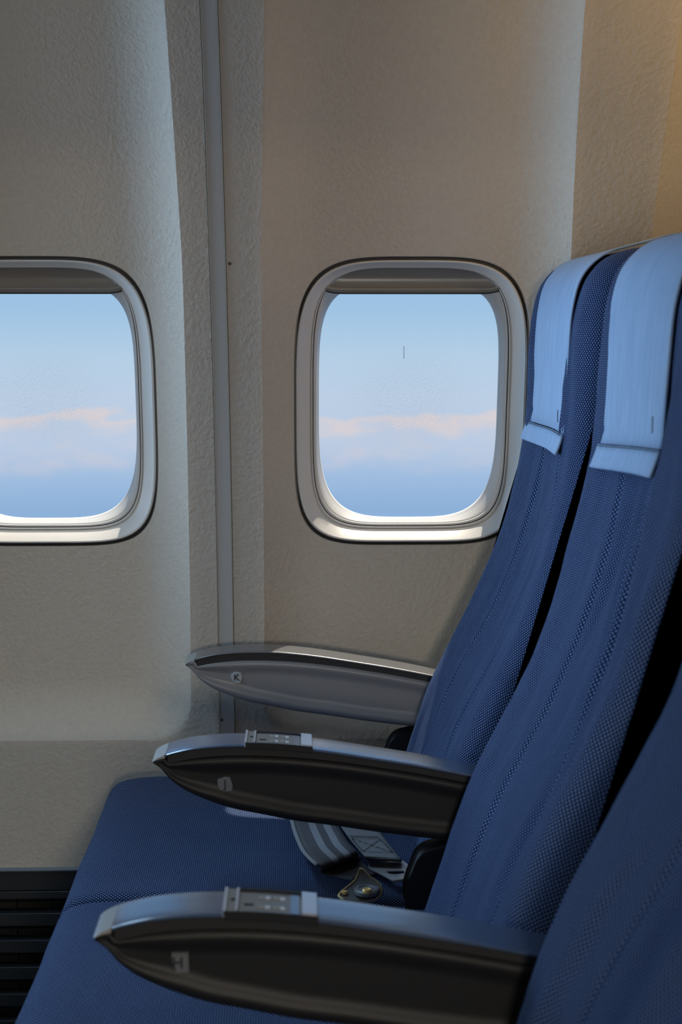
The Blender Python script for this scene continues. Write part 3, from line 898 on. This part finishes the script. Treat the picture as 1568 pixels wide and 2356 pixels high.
def ribbon(name, left, right, mat, parent, th=.0018, per=8):
    l = smooth_open([adj(p) for p in left], per); r = smooth_open([adj(p) for p in right], per); mb = MB(); rows = []; uvs = []; s = 0
    m = [(Vector(a) + Vector(b)) / 2 for a, b in zip(l, r)]
    for i, (a, b) in enumerate(zip(l, r)):
        if i: s += (m[i] - m[i - 1]).length
        wd = (Vector(b) - Vector(a)).length
        rows.append([tuple(Vector(a).lerp(Vector(b), t)) for t in zs(0, 1, 8)]); uvs.append([(wd * t, s) for t in zs(0, 1, 8)])
    mb.grid(rows, uvs, flip=True); o = mb.build(name, mat, parent, 50)
    sm = o.modifiers.new('thickness', 'SOLIDIFY'); sm.thickness = th; sm.offset = 0
    return o

def plate(name, outline, hole, z_fn, th, mat, parent):
    """flat metal plate from an xy outline, optional hole (same vertex count as outline)"""
    n = len(outline); mb = MB()
    top = [adj((x, y, z_fn(x, y))) for x, y in outline]; bt = [(x, y, z - th) for x, y, z in top]
    if hole is None:
        ins = []
        cx = sum(p[0] for p in outline) / n; cy = sum(p[1] for p in outline) / n
        mb.add(top + bt, [tuple(range(n)), tuple(range(n, 2 * n))[::-1]] + [(i, n + i, n + (i + 1) % n, (i + 1) % n) for i in range(n)])
    else:
        h = [adj((x, y, z_fn(x, y))) for x, y in hole]; hb = [(x, y, z - th) for x, y, z in h]
        f = []
        for i in range(n):
            j = (i + 1) % n
            f += [(i, j, 2 * n + j, 2 * n + i), (n + i, 3 * n + i, 3 * n + j, n + j), (i, n + i, n + j, j), (2 * n + i, 2 * n + j, 3 * n + j, 3 * n + i)]
        mb.add(top + bt + h + hb, f)
    o = mb.build(name, mat, parent, 30)
    bv = o.modifiers.new('edge', 'BEVEL'); bv.width = .0005; bv.segments = 2
    return o

zc = .4505
b1 = empty('seat_belt', (.03, 1.80, zc), label='striped grey seat belt strap curling over its steel buckle plate on the window seat', category='seat belt', group='seat belts lying on the window seat')
ribbon('belt_strap',
       [(-.012, 1.985, zc + .012), (-.008, 1.915, zc + .020), (-.003, 1.860, zc + .026), (.006, 1.800, zc + .029), (.0205, 1.755, zc + .026), (.0250, 1.742, zc + .019), (.026, 1.744, zc + .010), (.030, 1.752, zc + .003)],
       [(.040, 1.975, zc + .012), (.044, 1.915, zc + .022), (.049, 1.870, zc + .029), (.056, 1.830, zc + .033), (.0640, 1.800, zc + .031), (.0665, 1.790, zc + .024), (.0670, 1.792, zc + .012), (.068, 1.800, zc + .003)],
       M['webbing'], b1)
ribbon('strap_edge', [(-.0165, 1.985, zc + .011), (-.0125, 1.915, zc + .0190), (-.0075, 1.860, zc + .0250), (.0015, 1.798, zc + .0278), (.0165, 1.750, zc + .0245)],
       [(-.012, 1.985, zc + .0125), (-.008, 1.915, zc + .0205), (-.003, 1.860, zc + .0265), (.006, 1.800, zc + .0295), (.0205, 1.755, zc + .0262)], M['webbing_plain'], b1, .0022)['label'] = 'stitched plain edge of the strap'
# black strap underside folding back under, to the plate
ribbon('strap_fold', [(.022, 1.738, zc + .020), (.024, 1.726, zc + .012), (.038, 1.714, zc + .010), (.056, 1.702, zc + .018)],
       [(.0660, 1.786, zc + .026), (.068, 1.772, zc + .014), (.073, 1.748, zc + .014), (.083, 1.716, zc + .020)], M['thread'], b1, .003)
OLS, OXS = .012, -.006
ol = [(.0720, 1.7300), (.0760, 1.7270), (.0800, 1.7130), (.0830, 1.7020), (.0890, 1.6900), (.0935, 1.6760), (.0945, 1.6600), (.0920, 1.6420), (.0860, 1.6290), (.0760, 1.6230), (.0620, 1.6240), (.0500, 1.6300), (.0450, 1.6420), (.0490, 1.6560), (.0580, 1.6740), (.0660, 1.6930), (.0695, 1.7130)]
ol = [(x + OXS, y + OLS) for x, y in ol]
def zpl(x, y): return zc + .0025 + (y - 1.600) * .20
plate('buckle_plate', ol, None, zpl, .0022, M['steel'], b1)
# bright brassy rim
cxp, cyp = .071 + OXS, 1.668 + OLS
rim = []
mb = MB(); n = len(ol)
o1 = [(x, y) for x, y in ol]; o2 = [(cxp + (x - cxp) * .92, cyp + (y - cyp) * .94) for x, y in ol]
v = [adj((x, y, zpl(x, y) + .0002)) for x, y in o1] + [adj((x, y, zpl(x, y) + .0010)) for x, y in o2]
mb.add(v, [(i, (i + 1) % n, n + (i + 1) % n, n + i) for i in range(n)]); mb.build('plate_rim', M['brass'], b1, 30)['label'] = 'brassy rim of the buckle plate'
def disc(name, x, y, z, r, h, mat, parent, n=28):
    x, y, z = adj((x, y, z))
    mb = MB(); rows = [[(x + rr * math.cos(2 * math.pi * i / n), y + rr * math.sin(2 * math.pi * i / n), z + hh) for i in range(n)] for rr, hh in ((r, 0), (r, h * .7), (r * .9, h), (r * .62, h), (r * .58, h * .86), (.0003, h * .86))]
    mb.grid(rows, closed=True); return mb.build(name, mat, parent, 35)
disc('pivot_disc', .0770 + OXS, 1.6500 + OLS, zpl(.077, 1.650 + OLS) + .0004, .0135, .0050, M['steel'], b1)
disc('pivot_rivet', .0770 + OXS, 1.6500 + OLS, zpl(.077, 1.650 + OLS) + .004, .0050, .0040, M['brass'], b1)
disc('plate_rivet', .0530 + OXS, 1.6470 + OLS, zpl(.053, 1.647 + OLS) + .0004, .0030, .0030, M['brass'], b1)

b2 = empty('seat_belt', (.09, 1.80, zc), label='plain grey seat belt with box stitching and a slotted metal tongue', category='seat belt', group='seat belts lying on the window seat')
ribbon('belt_strap', [(.030, 1.98, zc + .010), (.047, 1.900, zc + .014), (.059, 1.840, zc + .016), (.0705, 1.792, zc + .019), (.0735, 1.777, zc + .017), (.0745, 1.774, zc + .008)],
       [(.080, 1.96, zc + .010), (.092, 1.885, zc + .013), (.101, 1.835, zc + .015), (.1105, 1.785, zc + .018), (.1135, 1.768, zc + .016), (.1140, 1.765, zc + .006)], M['webbing_plain'], b2)
ribbon('strap_end', [(.0745, 1.7765, zc + .0165), (.0750, 1.773, zc + .013), (.0760, 1.772, zc + .008)],
       [(.1138, 1.7675, zc + .0155), (.1145, 1.764, zc + .012), (.1150, 1.763, zc + .007)], M['thread'], b2, .0024)
def thread(p, q, n=7):
    p = Vector(adj(p)); q = Vector(adj(q))
    for i in range(n):
        a = p.lerp(q, (i + .12) / n); b = p.lerp(q, (i + .88) / n); d = (b - a).normalized(); sdir = Vector((-d.y, d.x, 0)) * .00055
        st_mb.add([a - sdir, a + sdir, b + sdir, b - sdir], [(0, 1, 2, 3)])
st_mb = MB()
A, B_, D_, C_ = Vector((.0605, 1.847, zc + .0178)), Vector((.0945, 1.843, zc + .0172)), Vector((.0720, 1.798, zc + .0208)), Vector((.1065, 1.793, zc + .0198))
for p, q in ((A, B_), (B_, C_), (C_, D_), (D_, A), (A, C_), (B_, D_)): thread(p, q)
off = Vector((-.002, .006, 0)); 
for i in range(12):
    a = (A + off).lerp(B_ + off, i / 12); b = (A + off).lerp(B_ + off, (i + .5) / 12) + Vector((0, .004, 0)); c = (A + off).lerp(B_ + off, (i + 1) / 12)
    thread(a, b, 1); thread(b, c, 1)
tag(st_mb.build('box_stitching', M['thread'], b2), label='black box stitching')['kind'] = 'stuff'
to = [(.0760, 1.776), (.1150, 1.768), (.1210, 1.752), (.1225, 1.735), (.1195, 1.706), (.1010, 1.700), (.0890, 1.722), (.0765, 1.742)]
ho = [(.0960, 1.732), (.1080, 1.733), (.1150, 1.733), (.1158, 1.729), (.1150, 1.722), (.1040, 1.719), (.0980, 1.722), (.0955, 1.728)]
plate('belt_tongue', to, ho, lambda x, y: zc + .004 + (1.776 - y) * .04, .0022, M['chrome'], b2)['label'] = 'bright metal tongue with a slot'
